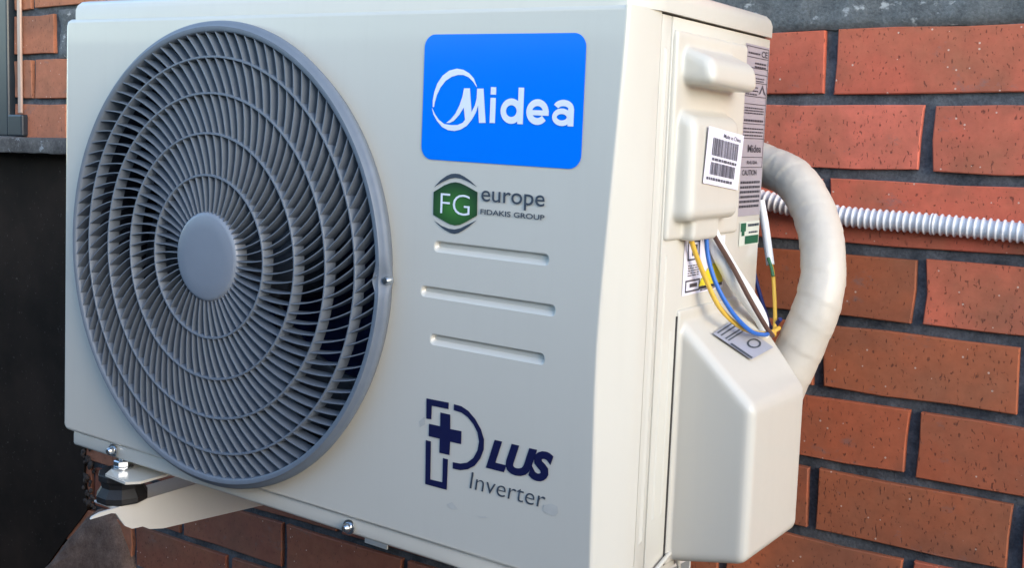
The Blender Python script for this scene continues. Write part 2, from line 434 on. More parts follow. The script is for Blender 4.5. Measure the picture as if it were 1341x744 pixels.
for row in range(-6, 16):
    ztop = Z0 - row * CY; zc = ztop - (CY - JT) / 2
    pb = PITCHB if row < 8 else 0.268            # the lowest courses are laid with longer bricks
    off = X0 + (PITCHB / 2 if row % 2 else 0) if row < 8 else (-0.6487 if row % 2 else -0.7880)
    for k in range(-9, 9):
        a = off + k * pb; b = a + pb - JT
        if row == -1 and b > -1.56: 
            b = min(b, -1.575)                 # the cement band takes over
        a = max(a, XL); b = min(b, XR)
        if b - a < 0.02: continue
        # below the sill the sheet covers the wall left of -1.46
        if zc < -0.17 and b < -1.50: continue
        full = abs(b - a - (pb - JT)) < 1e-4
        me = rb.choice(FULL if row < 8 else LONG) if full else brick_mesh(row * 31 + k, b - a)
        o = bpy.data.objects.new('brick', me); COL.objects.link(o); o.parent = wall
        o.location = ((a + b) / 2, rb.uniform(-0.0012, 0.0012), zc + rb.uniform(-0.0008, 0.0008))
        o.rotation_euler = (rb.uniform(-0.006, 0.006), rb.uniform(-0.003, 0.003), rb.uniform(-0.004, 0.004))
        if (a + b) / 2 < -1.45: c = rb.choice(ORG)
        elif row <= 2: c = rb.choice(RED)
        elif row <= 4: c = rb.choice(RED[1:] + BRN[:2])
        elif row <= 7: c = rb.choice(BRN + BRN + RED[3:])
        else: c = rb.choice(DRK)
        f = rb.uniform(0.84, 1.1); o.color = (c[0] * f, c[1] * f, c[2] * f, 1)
# cement band above the top course
bm = bmesh.new(); nx, nz = 220, 14; xa, xb_, za, zb = -1.565, XR, Z0 + 0.001, Z0 + CY + JT * 0.6; gv = {}
for i in range(nx + 1):
    for j in range(nz + 1):
        x = mix(xa, xb_, i / nx); z = mix(za, zb, j / nz)
        if j == 0: z += 0.0025 * noise.noise(Vector((x * 40, 0, 2)))
        if i == 0: x += 0.012 * noise.noise(Vector((z * 40, 3, 2)))
        y = -0.0005 - 0.003 * noise.noise(Vector((x * 22, 7, z * 22))) - 0.0012 * noise.noise(Vector((x * 90, 2, z * 90)))
        if j in (0, nz) or i in (0, nx): y += 0.006
        gv[i, j] = bm.verts.new((x, y, z))
for i in range(nx):
    for j in range(nz): bm.faces.new((gv[i, j], gv[i + 1, j], gv[i + 1, j + 1], gv[i, j + 1]))
wobj('cement_band', bm, 'cement', smooth=50)
# brown render patch beside the dark sheet, low on the left
bm = bmesh.new(); ring = []
pp = [(40, 760), (62, 738), (85, 708), (108, 680), (124, 668), (140, 672), (150, 690), (160, 715), (168, 745), (172, 765)]
pts = [wl(u, v, 0.012) for u, v in pp]
cx_ = sum((p for p in pts), Vector()) / len(pts)
rings = []
for s, y in ((1.0, 0.006), (0.97, -0.006), (0.8, -0.012), (0.5, -0.013), (0.2, -0.012)):
    rr = []
    for i in range(len(pts) * 3):
        a = pts[i // 3]; b = pts[(i // 3 + 1) % len(pts)]; p = a.lerp(b, (i % 3) / 3)
        q = cx_.lerp(p, s); q.y = y + 0.0035 * noise.noise(Vector((q.x * 35, 0, q.z * 35)))
        q.x += 0.004 * noise.noise(Vector((q.z * 60, 0, q.x * 60))); rr.append(bm.verts.new(q))
    rings.append(rr)
m_ = len(rings[0])
for r0, r1 in zip(rings, rings[1:]):
    for k in range(m_): bm.faces.new((r0[k], r0[(k + 1) % m_], r1[(k + 1) % m_], r1[k]))
bm.faces.new(rings[-1])
wobj('render_patch', bm, 'render', smooth=60)
# lumps of squeezed-out mortar along the edge of the sheet
for i in range(26):
    u = 114 + random.uniform(-8, 8); v = 582 + i * 3.4
    p = wl(u, v, 0.008); bm = bmesh.new()
    bmesh.ops.create_icosphere(bm, subdivisions=2, radius=random.uniform(0.003, 0.008))
    for q in bm.verts:
        q.co *= 1 + 0.6 * noise.noise(q.co * 120 + Vector((i, 0, 0))); q.co.y *= 0.55; q.co += Vector((p.x, -0.004, p.z))
    wobj('mortar_lump', bm, 'crumb', smooth=80)

# ------------------------------------------------------------------ window, sill and dark sheet on the left
def rig(name, label, cat):
    return thing(name, label, cat, HWALL, rot=RW)
win = rig('window', 'dark anthracite window frame at the left edge, standing on the stone sill', 'window')
xj = wl(17, 80, 0.0).x                              # right edge of the frame
zs_top = wl(40, 179.5, 0.06).z; zs_bot = wl(40, 200.5, 0.06).z
wobj('jamb', box((xj - 0.075, -0.012, zs_top + 0.0), (xj, 0.06, 0.62), 0.004), 'frame', win)
wobj('bottom_rail', box((xj - 0.9, -0.010, zs_top), (xj - 0.077, 0.05, zs_top + 0.07), 0.004), 'frame', win)
wobj('pane', box((xj - 0.9, 0.02, zs_top + 0.072), (xj - 0.077, 0.026, 0.6)), 'glass', win)
wobj('end_cap', box((xj + 0.001, -0.014, zs_top + 0.0005), (xj + 0.052, 0.03, zs_top + 0.045), 0.004), 'frame', win)
wobj('sealant_strip', box((xj + 0.028, -0.008, zs_top + 0.047), (xj + 0.040, -0.0025, 0.6), 0.002), 'strip', win)
bm = bmesh.new(); add_box(bm, (XL - 1.0, -0.06, zs_bot), (-1.38, 0.02, zs_top - 0.001), 0.004, 2)
bmesh.ops.subdivide_edges(bm, edges=[e for e in bm.edges if e.calc_length() > 0.3], cuts=60)
for v in bm.verts:
    v.co.z += 0.003 * noise.noise(Vector((v.co.x * 25, v.co.y * 30, 0))); v.co.y += 0.003 * noise.noise(Vector((v.co.x * 30, 4, v.co.z * 60)))
sill = rig('window_sill', 'rough grey stone window sill with pale cement stains, left of the unit', 'sill')
wobj('sill_slab', bm, 'sill', sill, smooth=40)
sheet = rig('dark_sheet', 'dark brown-black sheet covering the wall below the window sill', 'sheet')
pe = [wl(u, v, 0.004) for u, v in ((56, 752), (62, 740), (86, 706), (106, 680), (114, 668), (110, 620), (112, 575))]
outl = [Vector((XL - 1.0, 0, -1.34)), Vector((pe[0].x - 0.02, 0, -1.34))] + [Vector((p.x, 0, p.z)) for p in pe] + [Vector((pe[-1].x, 0, zs_bot + 0.012)), Vector((XL - 1.0, 0, zs_bot + 0.012))]
for p in outl: p.y = -0.004
wobj('sheet_metal', poly(outl, Vector((0, 0.030, 0))), 'panel', sheet)

# ------------------------------------------------------------------ air conditioner
ac = thing('air_conditioner', 'cream outdoor air conditioner unit with round grey fan grille, blue brand sticker and side covers', 'air conditioner', (0.40, 0.145, -0.54))
def xb(z):
    """front edge of the slanted right-hand corner: leans in towards the middle, then runs straight"""
    t = min(1, max(0, -z / 0.29)); t = t * t * (3 - 2 * t) * 0.35 + t * 0.65
    return mix(0.7875, 0.7735, t) + (0.004 * min(1, max(0, (-z - 0.33) / 0.17)))
# flat front with holes for grille and the three pressed grooves
GROOVES = [(0.5905, 0.7220, -0.2160, -0.2272), (0.5760, 0.7310, -0.2602, -0.2714), (0.5895, 0.7220, -0.3050, -0.3162)]
RB = 0.0045
def capsule(x0, x1, z0, z1, r, n=5):
    out = []
    for cx, cz, a0 in ((x1 - r, z0 - r, 0), (x0 + r, z0 - r, PI / 2), (x0 + r, z1 + r, PI), (x1 - r, z1 + r, 1.5 * PI)):
        for k in range(n + 1):
            a = a0 + PI / 2 * k / n; out.append((cx + r * math.cos(a), cz + r * math.sin(a)))
    return out
zr = [-(RB) - (HP - 2 * RB) * k / 40 for k in range(41)]
outline = [(xb(z), z) for z in zr]                     # right edge, top to bottom
outline += [(0.010 + RB, -HP + RB)]
for k in range(1, 6):
    a = PI * 1.5 - PI / 2 * k / 6; outline.append((0.010 + 0.006 * math.cos(a) + 0.0, -HP + RB + 0.006 + 0.006 * math.sin(a)))
outline += [(RB, -HP + RB + 0.006), (RB, -RB - 0.004), (RB + 0.0012, -RB - 0.0012), (RB + 0.004, -RB)]
hole = [(GX + 0.2450 * math.cos(2 * PI * k / 96), GZ + 0.2450 * math.sin(2 * PI * k / 96)) for k in range(96)]
def flat_fill(loops):
    cu = bpy.data.curves.new('f', 'CURVE'); cu.dimensions = '2D'; cu.fill_mode = 'BOTH'
    for lp in loops:
        s = cu.splines.new('POLY'); s.points.add(len(lp) - 1); s.use_cyclic_u = True
        for q, (x, z) in zip(s.points, lp): q.co = (x, z, 0, 1)
    o = bpy.data.objects.new('f', cu); COL.objects.link(o); dg = bpy.context.evaluated_depsgraph_get(); dg.update()
    me = bpy.data.meshes.new_from_object(o.evaluated_get(dg)); bpy.data.objects.remove(o); me.materials.clear()
    for v in me.vertices: v.co = (v.co.x, -v.co.z, v.co.y)
    return me
# the grille hangs lower than the panel's edge: keep the hole inside the outline by flattening it there
hole = [(x, max(z, -HP + RB + 0.002)) for x, z in hole]
hole = [(x, min(z, -RB - 0.002)) for x, z in hole]
gl = [capsule(*g4, 0.0045) for g4 in GROOVES]
bm = bmesh.new()
for (x0, x1, z0, z1), lp in zip(GROOVES, gl):
    r1 = [bm.verts.new((x, 0, z)) for x, z in lp]
    ins = capsule(x0 + 0.0012, x1 - 0.0012, z0 - 0.0010, z1 + 0.0010, 0.0040); r2 = [bm.verts.new((x, 0.0006, z)) for x, z in ins]
    ins = capsule(x0 + 0.0030, x1 - 0.0030, z0 - 0.0020, z1 + 0.0046, 0.0022); r3 = [bm.verts.new((x, 0.0042, z)) for x, z in ins]
    n = len(lp)
    for a, b in ((r1, r2), (r2, r3)):
        for k in range(n): bm.faces.new((a[k], a[(k + 1) % n], b[(k + 1) % n], b[k]))
    bm.faces.new(r3)
# rolled edge along bottom, left and top
path = outline[40:] + [outline[0]]
prev = None
for i, (x, z) in enumerate(path):
    a = path[max(i - 1, 0)]; b = path[min(i + 1, len(path) - 1)]
    t = Vector((b[0] - a[0], b[1] - a[1])).normalized(); nrm = Vector((t.y, -t.x))
    if nrm.dot(Vector((x - 0.4, z + 0.255))) < 0: nrm = -nrm
    cur = []
    for o_, y in ((0, 0), (RB * 0.38, RB * 0.08), (RB * 0.71, RB * 0.29), (RB * 0.92, RB * 0.62), (RB, RB), (RB, 0.028)):
        cur.append(bm.verts.new((x + nrm.x * o_, y, z + nrm.y * o_)))
    if prev:
        for j in range(5): bm.faces.new((prev[j], prev[j + 1], cur[j + 1], cur[j]))
    prev = cur
# slanted right-hand corner
prev = None
for z in [0.0] + zr + [-HP]:
    x0 = xb(z); cur = []
    for x, y in ((x0, 0), (x0 + 0.0014, 0.0003), (x0 + 0.0027, 0.0014), (x0 + 0.0036, 0.0032), (mix(x0 + 0.0036, W, 0.45), 0.021), (mix(x0 + 0.0036, W, 0.82), 0.033), (W - 0.0004, 0.043), (W, 0.0485), (W - 0.003, 0.0492)):
        cur.append(bm.verts.new((x, y, z)))
    if prev:
        for j in range(8): bm.faces.new((prev[j], prev[j + 1], cur[j + 1], cur[j]))
    prev = cur
bmesh.ops.remove_doubles(bm, verts=bm.verts, dist=2e-5)
bmesh.ops.recalc_face_normals(bm, faces=bm.faces)
fm = flat_fill([outline, hole] + gl); bm.from_mesh(fm)
front = obj('front_panel', bm, 'paint', ac, smooth=28)
# smudges of old glue
def smudge(pts):
    return obj('glue_smudge', poly([on(u, v, 1, -0.0004) for u, v in pts]), 'smudge', front)
smudge([(712, 662), (722, 660), (730, 664), (731, 672), (727, 677), (718, 674), (711, 670)])
smudge([(585, 661), (592, 658), (597, 664), (600, 668), (592, 668)])
smudge([(549, 552), (556, 546), (557, 556), (550, 560)])
if 0: smudge([(648, 553), (653, 545), (655, 548), (651, 555)])
smudge([(625, 676), (636, 677), (640, 679), (630, 679)])
if 0: smudge([(554, 655), (561, 654), (560, 657)])

# lid
def lid_outline(i):
    return [(0.0165 + i, 0.0025 + i), (0.776 - i, 0.0025 + i), (0.7855 - i, 0.0055 + i), (0.7905 - i, 0.014), (0.7985 - i, 0.045), (0.7990 - i, 0.05),
            (0.7990 - i, 0.285 - i), (0.7965 - i, 0.2905 - i), (0.791 - i, 0.2930 - i), (0.0165 + i, 0.2930 - i)]
bm = bmesh.new(); rings = []
for ins, z in ((0.003, -0.0006), (0.0, -0.0008), (0.0, 0.011), (0.0016, 0.0165), (0.0052, 0.0208), (0.011, 0.0228), (0.03, 0.0236)):
    rings.append([bm.verts.new((x, y, z)) for x, y in lid_outline(ins)])
for r0, r1 in zip(rings, rings[1:]):
    for k in range(len(r0)): bm.faces.new((r0[k], r0[(k + 1) % len(r0)], r1[(k + 1) % len(r0)], r1[k]))
bm.faces.new(rings[-1]); bm.faces.new(rings[0][::-1])
obj('lid', bm, 'paint', ac, smooth=35)

# right-hand side
bm = bmesh.new()
add_box(bm, (W - 0.012, 0.0512, -HP - 0.012), (W - 0.0006, 0.0690, -0.0022), 0.0012)
add_box(bm, (W - 0.012, 0.0702, -HP - 0.012), (W, DEP, -0.0022), 0.0015)
side = obj('side_panel', bm, 'paint', ac, smooth=35)
obj('seam', box((W - 0.02, 0.046, -HP), (W - 0.0045, DEP - 0.004, -0.0009)), 'gap', ac)
def ridge(y, z0, z1, h=0.0016, w=0.003):
    V = [(W - 0.0005, y - w, z0), (W + h, y, z0 - 0.004), (W - 0.0005, y + w, z0), (W - 0.0005, y - w, z1), (W + h, y, z1 + 0.004), (W - 0.0005, y + w, z1)]
    return mesh('ridge', V, [(0, 1, 4, 3), (1, 2, 5, 4), (0, 2, 1), (3, 4, 5)])
obj('pressed_ridge', ridge(0.0602, -0.030, -HP + 0.03, 0.0010, 0.0040), 'paint', side)
obj('pressed_ridge', ridge(0.0800, -0.214, -HP + 0.045, 0.0012, 0.0024), 'paint', side)
obj('pressed_ridge', ridge(0.0965, -0.286, -HP + 0.045, 0.0012, 0.0024), 'paint', side)

# closed shell: left side, back, base
obj('left_side', box((0.004, 0.030, -HP - 0.005), (0.010, DEP, -0.002), 0.002), 'paint', ac)
obj('coil', box((0.012, DEP - 0.03, -HP), (W - 0.02, DEP - 0.004, -0.004)), 'coil', ac)
obj('partition', box((0.572, 0.012, -HP), (0.576, DEP - 0.032, -0.004)), 'dark', ac)
bm = bmesh.new()
add_box(bm, (0.013, 0.0045, -0.5285), (W - 0.006, DEP - 0.002, -HP + 0.0005), 0.004, 3)
base = obj('base_pan', bm, 'paint', ac, smooth=35)
for u, v in ((146, 590.5), (455, 691.5)):
    c = on(u, v, 1, 0.0)
    s = obj('screw', lathe([(0, -0.007), (0.0028, -0.0068), (0.0046, -0.0045), (0.0050, -0.002), (0.0052, 0.0), (0.0075, 0.0002), (0.0075, 0.0018), (0, 0.004)], (c.x, 0.0010, c.z), 'Y', 20), 'zinc', ac, smooth=40)
    obj('screw_recess', box((c.x - 0.0006, -0.0063, c.z - 0.0024), (c.x + 0.0006, -0.0058, c.z + 0.0024)), 'gap', s)

# fan grille ------------------------------------------------------------
gr = None
notch_a = math.atan2(on(505, 369, 1, -0.02).z - GZ, on(505, 369, 1, -0.02).x - GX)
prof = [(0.2400, 0.004), (0.2400, -0.0165), (0.2406, -0.0192), (0.2420, -0.0203), (0.2462, -0.0202), (0.2468, -0.0188), (0.2500, -0.0172), (0.2522, -0.0148), (0.2527, -0.0125), (0.2505, -0.0085), (0.2455, -0.0002)]
def notch(a, j, r, h):
    d = (a - notch_a + PI) % (2 * PI) - PI; k = math.exp(-(d / 0.035) ** 2)
    r2 = r - k * (0.0045 if j <= 4 else 0.0020); h2 = h + k * (0.0035 if 3 <= j <= 4 else (0.0065 if j >= 5 and h < -0.005 else 0.0))
    return r2, h2
gr = obj('fan_grille', lathe(prof, (GX, 0, GZ), 'Y', 180, notch), 'grille', ac, smooth=50)
ca = Vector((math.cos(notch_a), 0, math.sin(notch_a)))
obj('screw', lathe([(0, -0.004), (0.003, -0.0035), (0.0042, -0.001), (0.0042, 0.004), (0, 0.004)], Vector((GX, -0.0125, GZ)) + ca * 0.2495, 'Y', 16), 'zinc', gr, smooth=40)
obj('hub_cap', lathe([(0, -0.0262), (0.030, -0.0260), (0.0440, -0.0252), (0.0472, -0.0240), (0.0488, -0.0215), (0.0490, -0.010), (0.046, -0.009), (0, -0.009)], (GX, 0, GZ), 'Y', 72), 'hub', gr, smooth=40)
RAD = [0.0486, 0.0878, 0.1325, 0.1753, 0.2140, 0.2405]
def yf(r): return -0.0240 + 0.0046 * (r / 0.241) ** 2
for r in RAD[1:-1]:
    y = yf(r)
    obj('ring', lathe([(r - 0.0012, y + 0.0135), (r - 0.0014, y + 0.001), (r - 0.0008, y), (r + 0.0008, y), (r + 0.0014, y + 0.001), (r + 0.0012, y + 0.0135), (r - 0.0012, y + 0.0135)], (GX, 0, GZ), 'Y', 120), 'grille', gr, smooth=40)
def sweep(r):                                    # angle of the spiral at radius r
    a = 4.3; r0 = 0.045
    return a * (r - r0) - a * r0 * math.log(r / r0)
COUNT = [50, 66, 84, 92, 98]
def vane_mesh(zn):
    ra, rc = RAD[zn] - 0.0004, RAD[zn + 1] + 0.0004; V, F = [], []; n = 5
    for i in range(n + 1):
        r = mix(ra, rc, i / n); a = sweep(r); y = yf(r) + 0.0004
        dirr = Vector((math.cos(a), 0, math.sin(a))); tn = Vector((-math.sin(a), 0, math.cos(a)))
        tl = 4.3 * (r - 0.045); nv = (tn - dirr * tl).normalized(); c = dirr * r
        w = 0.00085
        V += [c + nv * w * 0.6 + Vector((0, y, 0)), c - nv * w * 0.6 + Vector((0, y, 0)), c - nv * w + Vector((0, y + 0.0130, 0)), c + nv * w + Vector((0, y + 0.0130, 0))]
    for i in range(n):
        for k in range(4): F.append((i * 4 + k, i * 4 + (k + 1) % 4, i * 4 + 4 + (k + 1) % 4, i * 4 + 4 + k))
    F += [(0, 1, 2, 3), tuple(n * 4 + k for k in (3, 2, 1, 0))]
    me = mesh('vane', V, F); bm = bmesh.new(); bm.from_mesh(me); bmesh.ops.recalc_face_normals(bm, faces=bm.faces); bm.to_mesh(me); bm.free()
    me.materials.append(MAT['grille']); return me
made = 0; rest = bmesh.new(); zoneoff = [0.0, 0.03, 0.011, 0.04, 0.02]
for zn in (4, 3, 2, 1, 0):
    me = vane_mesh(zn)
    for k in range(COUNT[zn]):
        a = 2 * PI * k / COUNT[zn] + zoneoff[zn]
        Mx = Matrix.Translation((GX, 0, GZ)) @ Matrix.Rotation(-a, 4, 'Y')
        if made < 300:
            o = bpy.data.objects.new('vane', me); COL.objects.link(o); o.parent = gr; o.matrix_basis = Mx; made += 1
        else:
            t = me.copy(); t.transform(Mx); rest.from_mesh(t); bpy.data.meshes.remove(t)
o = obj('inner_vanes', rest, 'grille', gr); o['kind'] = 'stuff'

# fan behind it
obj('fan_duct', lathe([(0.2480, 0.0), (0.238, 0.012), (0.232, 0.03), (0.231, 0.12), (0.240, 0.13)], (GX, 0, GZ), 'Y', 72), 'dark', ac, smooth=60)
fan = obj('fan', lathe([(0, 0.040), (0.045, 0.042), (0.058, 0.050), (0.060, 0.065), (0.060, 0.12), (0, 0.12)], (GX, 0, GZ), 'Y', 48), 'fan', ac, smooth=40)
for b in range(3):
    V, F = [], []; nr, na = 8, 14
    for i in range(nr + 1):
        r = mix(0.056, 0.222, i / nr)
        for j in range(na + 1):
            s = j / na; a = b * 2 * PI / 3 + 0.5 + mix(-0.42, 0.50 + 0.15 * i / nr, s) + 0.35 * (i / nr)
            y = 0.115 - 0.060 * s - 0.01 * math.sin(PI * s)
            V.append((GX + r * math.cos(a), y, GZ + r * math.sin(a)))
    for i in range(nr):
        for j in range(na):
            q = i * (na + 1) + j; F.append((q, q + 1, q + na + 2, q + na + 1))
    me = mesh('blade', V, F); o = obj('blade', me, 'fan', fan, smooth=60)
    md = o.modifiers.new('thickness', 'SOLIDIFY'); md.thickness = 0.003

# stickers on the front --------------------------------------------------
YS, YT = -0.0007, -0.0012
def F_(u, v, y=YT): return on(u, v, 1, y)
st = obj('brand_sticker', poly([Vector((x, YS, z)) for x, z in capsule(0.5715, 0.7508, -0.0235, -0.1402, 0.0125, 8)]), 'blue', ac)
def zp(pts, ox, oy, s): return [F_(ox + x / s, oy + y / s) for x, y in pts]
arc = [(50, 445), (50, 380), (65, 300), (95, 215), (145, 140), (210, 90), (285, 70), (350, 82), (405, 115), (450, 165), (480, 245), (478, 250), (445, 200), (400, 155), (350, 133), (295, 132), (235, 150), (175, 190), (125, 255), (90, 330), (70, 400), (62, 445)]
emm = [(42, 450), (55, 515), (90, 580), (140, 640), (200, 672), (260, 679), (320, 666), (380, 630), (430, 570), (470, 500), (492, 430), (500, 600), (565, 600), (545, 265), (483, 265), (478, 360), (460, 430), (428, 495), (412, 262), (355, 262), (340, 340), (310, 430), (270, 510), (225, 565), (180, 600), (215, 600), (255, 580), (310, 520), (352, 450), (365, 570), (340, 600), (290, 620), (230, 622), (160, 610), (110, 570), (70, 510)]
def txt(body, left, right, top, bottom, bold=0, shear=0, y=YT, ref=None):
    """left, right, top, bottom: photo pixels at the box edges"""
    x0 = on(*left, 1, y).x; x1 = on(*right, 1, y).x; z1 = on(*top, 1, y).z; z0 = on(*bottom, 1, y).z
    return text_on(body, (x0, y, z0), (x1 - x0, 0, 0), (0, 0, z1 - z0), bold, shear, ref)
def stroke(pts, w, k):
    """constant-width pen stroke in brand-lettering units (u right, v up), each stroke 0.05 mm above the last"""
    bm = bmesh.new(); prev = None
    for i, (u, v) in enumerate(pts):
        a = Vector(pts[max(i - 1, 0)]); b = Vector(pts[min(i + 1, len(pts) - 1)]); t = (b - a).normalized(); n_ = Vector((-t.y, t.x)) * w / 2
        cur = [bm.verts.new((LX0 + (u + q * n_.x) * LU, YT - 0.00005 * k, LZ0 + (v + q * n_.y) * LU)) for q in (1, -1)]
        if prev: bm.faces.new((prev[0], prev[1], cur[1], cur[0]))
        prev = cur
    return bm
LX0, LZ0 = F_(641.5, 150).x, F_(684, 162.5).z
LU = (F_(752, 150).x - LX0)
def ell(cx, cy, ra, rb, a0, a1, n=28): return [(cx + ra * math.cos(math.radians(mix(a0, a1, k / n))), cy + rb * math.sin(math.radians(mix(a0, a1, k / n)))) for k in range(n + 1)]
SW = 0.067; XH = 0.232; CAP = (F_(687, 114.5).z - LZ0) / LU
XH = CAP * 0.70
idea = [stroke([(SW / 2, 0), (SW / 2, XH)], SW, 0), stroke([(SW / 2, CAP * 0.79), (SW / 2, CAP)], SW, 0),
        stroke(ell(0.262, XH / 2, 0.098, XH / 2 - SW / 2, 0, 360), SW, 1), stroke([(0.374, 0), (0.374, CAP)], SW, 2),
        stroke(ell(0.575, XH / 2, 0.098, XH / 2 - SW / 2, 0, 322), SW, 1), stroke([(0.47, XH * 0.47), (0.708, XH * 0.47)], SW * 0.75, 2),
        stroke(ell(0.874, XH * 0.66, 0.089, XH * 0.34 - SW * 0.45, 0, 160), SW * 0.9, 1), stroke([(0.963, 0), (0.963, XH * 0.67)], SW, 2),
        stroke(ell(0.860, XH * 0.335, 0.084, XH * 0.335 - SW * 0.40, 0, 360), SW * 0.80, 3)]
let = join_bm(idea + [poly([zp(arc, 560, 80, 7.44)]), poly([zp(emm, 560, 80, 7.44)])])
obj('lettering', let, 'white_print', st)
def hexa(pts): return poly([[F_(550 + x / 7.44, 215 + y / 7.44, YS) for x, y in pts]])
hx = [(132, 270), (235, 205), (300, 180), (345, 174), (390, 182), (455, 212), (560, 272), (556, 500), (450, 562), (390, 590), (340, 597), (290, 585), (225, 550), (128, 492)]
bd = obj('distributor_badge', hexa(hx), 'green', ac)
obj('badge_letters', txt('FG', (576.8, 266), (615.3, 266), (588, 253.3), (588, 280.4), -0.012), 'white_print', bd)
ch1 = [(138, 222), (200, 155), (260, 112), (305, 93), (345, 90), (385, 95), (430, 118), (490, 160), (556, 222), (470, 170), (400, 138), (345, 130), (290, 140), (220, 172)]
ch2 = [(132, 545), (210, 600), (280, 628), (335, 636), (395, 622), (470, 585), (552, 545), (480, 605), (420, 645), (375, 670), (335, 678), (295, 670), (240, 640), (180, 592)]
obj('badge_chevron', join_bm([hexa(ch1)]), 'ink', bd); obj('badge_chevron', join_bm([hexa(ch2)]), 'ink', bd)
obj('badge_text', join_bm([txt('europe', (630, 263), (713.3, 263), (660, 251.4), (688, 275.5), 0.004), txt('FIDAKIS GROUP', (629, 281), (713.3, 281), (670, 277.4), (670, 284.4), 0.014)]), 'ink', bd)
def pz(pts): return poly([[F_(550 + x / 5.511, 515 + y / 5.511, YS) for x, y in pts]])
cornr = [(47, 38), (208, 70), (206, 117), (86, 92), (82, 190), (45, 185)]
plus = [(147, 140), (219, 157), (219, 260), (300, 276), (297, 370), (218, 352), (213, 449), (140, 432), (142, 330), (63, 312), (65, 222), (145, 240)]
ushp = [(42, 340), (79, 350), (75, 624), (161, 645), (166, 470), (202, 480), (193, 700), (38, 658)]
dout = [(245, 80), (300, 96), (350, 130), (400, 190), (440, 262), (462, 335), (460, 410), (435, 475), (395, 525), (345, 552), (290, 558), (236, 546), (237, 500), (290, 510), (340, 503), (385, 470), (415, 415), (426, 350), (415, 285), (385, 225), (345, 175), (300, 142), (243, 124)]
pl = obj('model_badge', join_bm([pz(cornr), pz(plus), pz(ushp), pz(dout)]), 'navy', ac)
obj('badge_text', txt('LUS', (636.2, 612), (724, 615), (646, 575.5), (636.2, 613.4), 0.055, 0.28, YS), 'navy', pl)
obj('badge_text', txt('Inverter', (614.8, 640), (714.5, 652), (619.8, 617.5), (614.8, 640), -0.008, 0.12, YS, ref=(0.0, 0.729)), 'ink', pl)

# terminal cover with hand grip -----------------------------------------
def moulded(name, boxes, voxel, mat, parent, smooth_it=6):
    bm = bmesh.new()
    for fn in boxes: fn(bm)
    o = obj(name, bm, mat, parent)
    r = o.modifiers.new('remesh', 'REMESH'); r.mode = 'VOXEL'; r.voxel_size = voxel; r.use_smooth_shade = True
    s = o.modifiers.new('smooth', 'SMOOTH'); s.iterations = smooth_it; s.factor = 0.5
    dg = bpy.context.evaluated_depsgraph_get(); dg.update()
    me = bpy.data.meshes.new_from_object(o.evaluated_get(dg)); o.modifiers.clear(); o.data = me
    me.polygons.foreach_set('use_smooth', [True] * len(me.polygons)); return o
X = W
def bx(lo, hi, bev, seg=4): return lambda bm: add_box(bm, lo, hi, bev, seg)
tc = moulded('terminal_cover', [
    bx((X - 0.006, 0.0715, -0.2025), (X + 0.0045, 0.2260, -0.0135), 0.004),
    # grip bar
    lambda bm: add_hex(bm, [(X - 0.004, 0.083, -0.060), (X + 0.036, 0.084, -0.0615), (X + 0.036, 0.186, -0.0635), (X - 0.004, 0.196, -0.063),
                            (X - 0.004, 0.083, -0.0235), (X + 0.033, 0.086, -0.0375), (X + 0.033, 0.184, -0.0390), (X - 0.004, 0.196, -0.0235)], 0.009, 4),
    # lower box, top face sloping outwards
    lambda bm: add_hex(bm, [(X - 0.004, 0.076, -0.1860), (X + 0.023, 0.080, -0.1835), (X + 0.023, 0.184, -0.1835), (X - 0.004, 0.190, -0.1860),
                            (X - 0.004, 0.078, -0.0800), (X + 0.021, 0.083, -0.0915), (X + 0.021, 0.180, -0.0915), (X - 0.004, 0.188, -0.0800)], 0.009, 4),
    # cable outlet under the box
    bx((X - 0.004, 0.100, -0.2035), (X + 0.0165, 0.155, -0.170), 0.005),
], 0.0014, 'plastic', ac, 4)
# barcode label on the box
LX = X + 0.0238
def L_(u, v, x=LX): return on(u, v, 0, x)
bl = obj('barcode_label', poly([L_(928.5, 164.5), L_(974.5, 177.5), L_(966, 249), L_(920.5, 239.5)]), 'label_white', tc)
q00, q10, q01 = L_(920.5, 239.5, LX + 0.0004), L_(966, 249, LX + 0.0004), L_(928.5, 164.5, LX + 0.0004)
def on_label(q00, q10, q01, a0, b0, a1, b1):
    ex, ez = q10 - q00, q01 - q00
    return [q00 + ex * a + ez * b for a, b in ((a0, b0), (a1, b0), (a1, b1), (a0, b1))]
def prints(name, rects, q00, q10, q01, mat, parent):
    o = obj(name, poly([on_label(q00, q10, q01, *r) for r in rects]), mat, parent); o['kind'] = 'stuff'; return o
rr = random.Random(11); rects = []
def bars(a0, a1, b0, b1):
    a = a0
    while a < a1:
        w = rr.choice((0.008, 0.012, 0.02, 0.026)); rects.append((a, b0, min(a + w, a1), b1)); a += w + rr.choice((0.008, 0.012, 0.016))
bars(0.16, 0.90, 0.52, 0.83); bars(0.16, 0.86, 0.18, 0.40)
def lines(a0, a1, b0, b1, n, fill=0.5):
    for k in range(n):
        b = mix(b0, b1, k / n); h = (b1 - b0) / n * fill; a = a0
        while a < a1 - 0.02:
            w = rr.uniform(0.03, 0.10); rects.append((a, b, min(a + w, a1), b + h)); a += w + 0.015
lines(0.18, 0.88, 0.43, 0.49, 1, 0.8); lines(0.08, 0.84, 0.08, 0.14, 1, 0.8)
prints('barcode', rects, q00, q10, q01, 'bar_ink', bl)
ex, ez = q10 - q00, q01 - q00
obj('barcode_text', text_on('Made in China', q00 + ex * 0.44 + ez * 0.875, ex * 0.5, ez * 0.075, 0.01), 'bar_ink', bl)
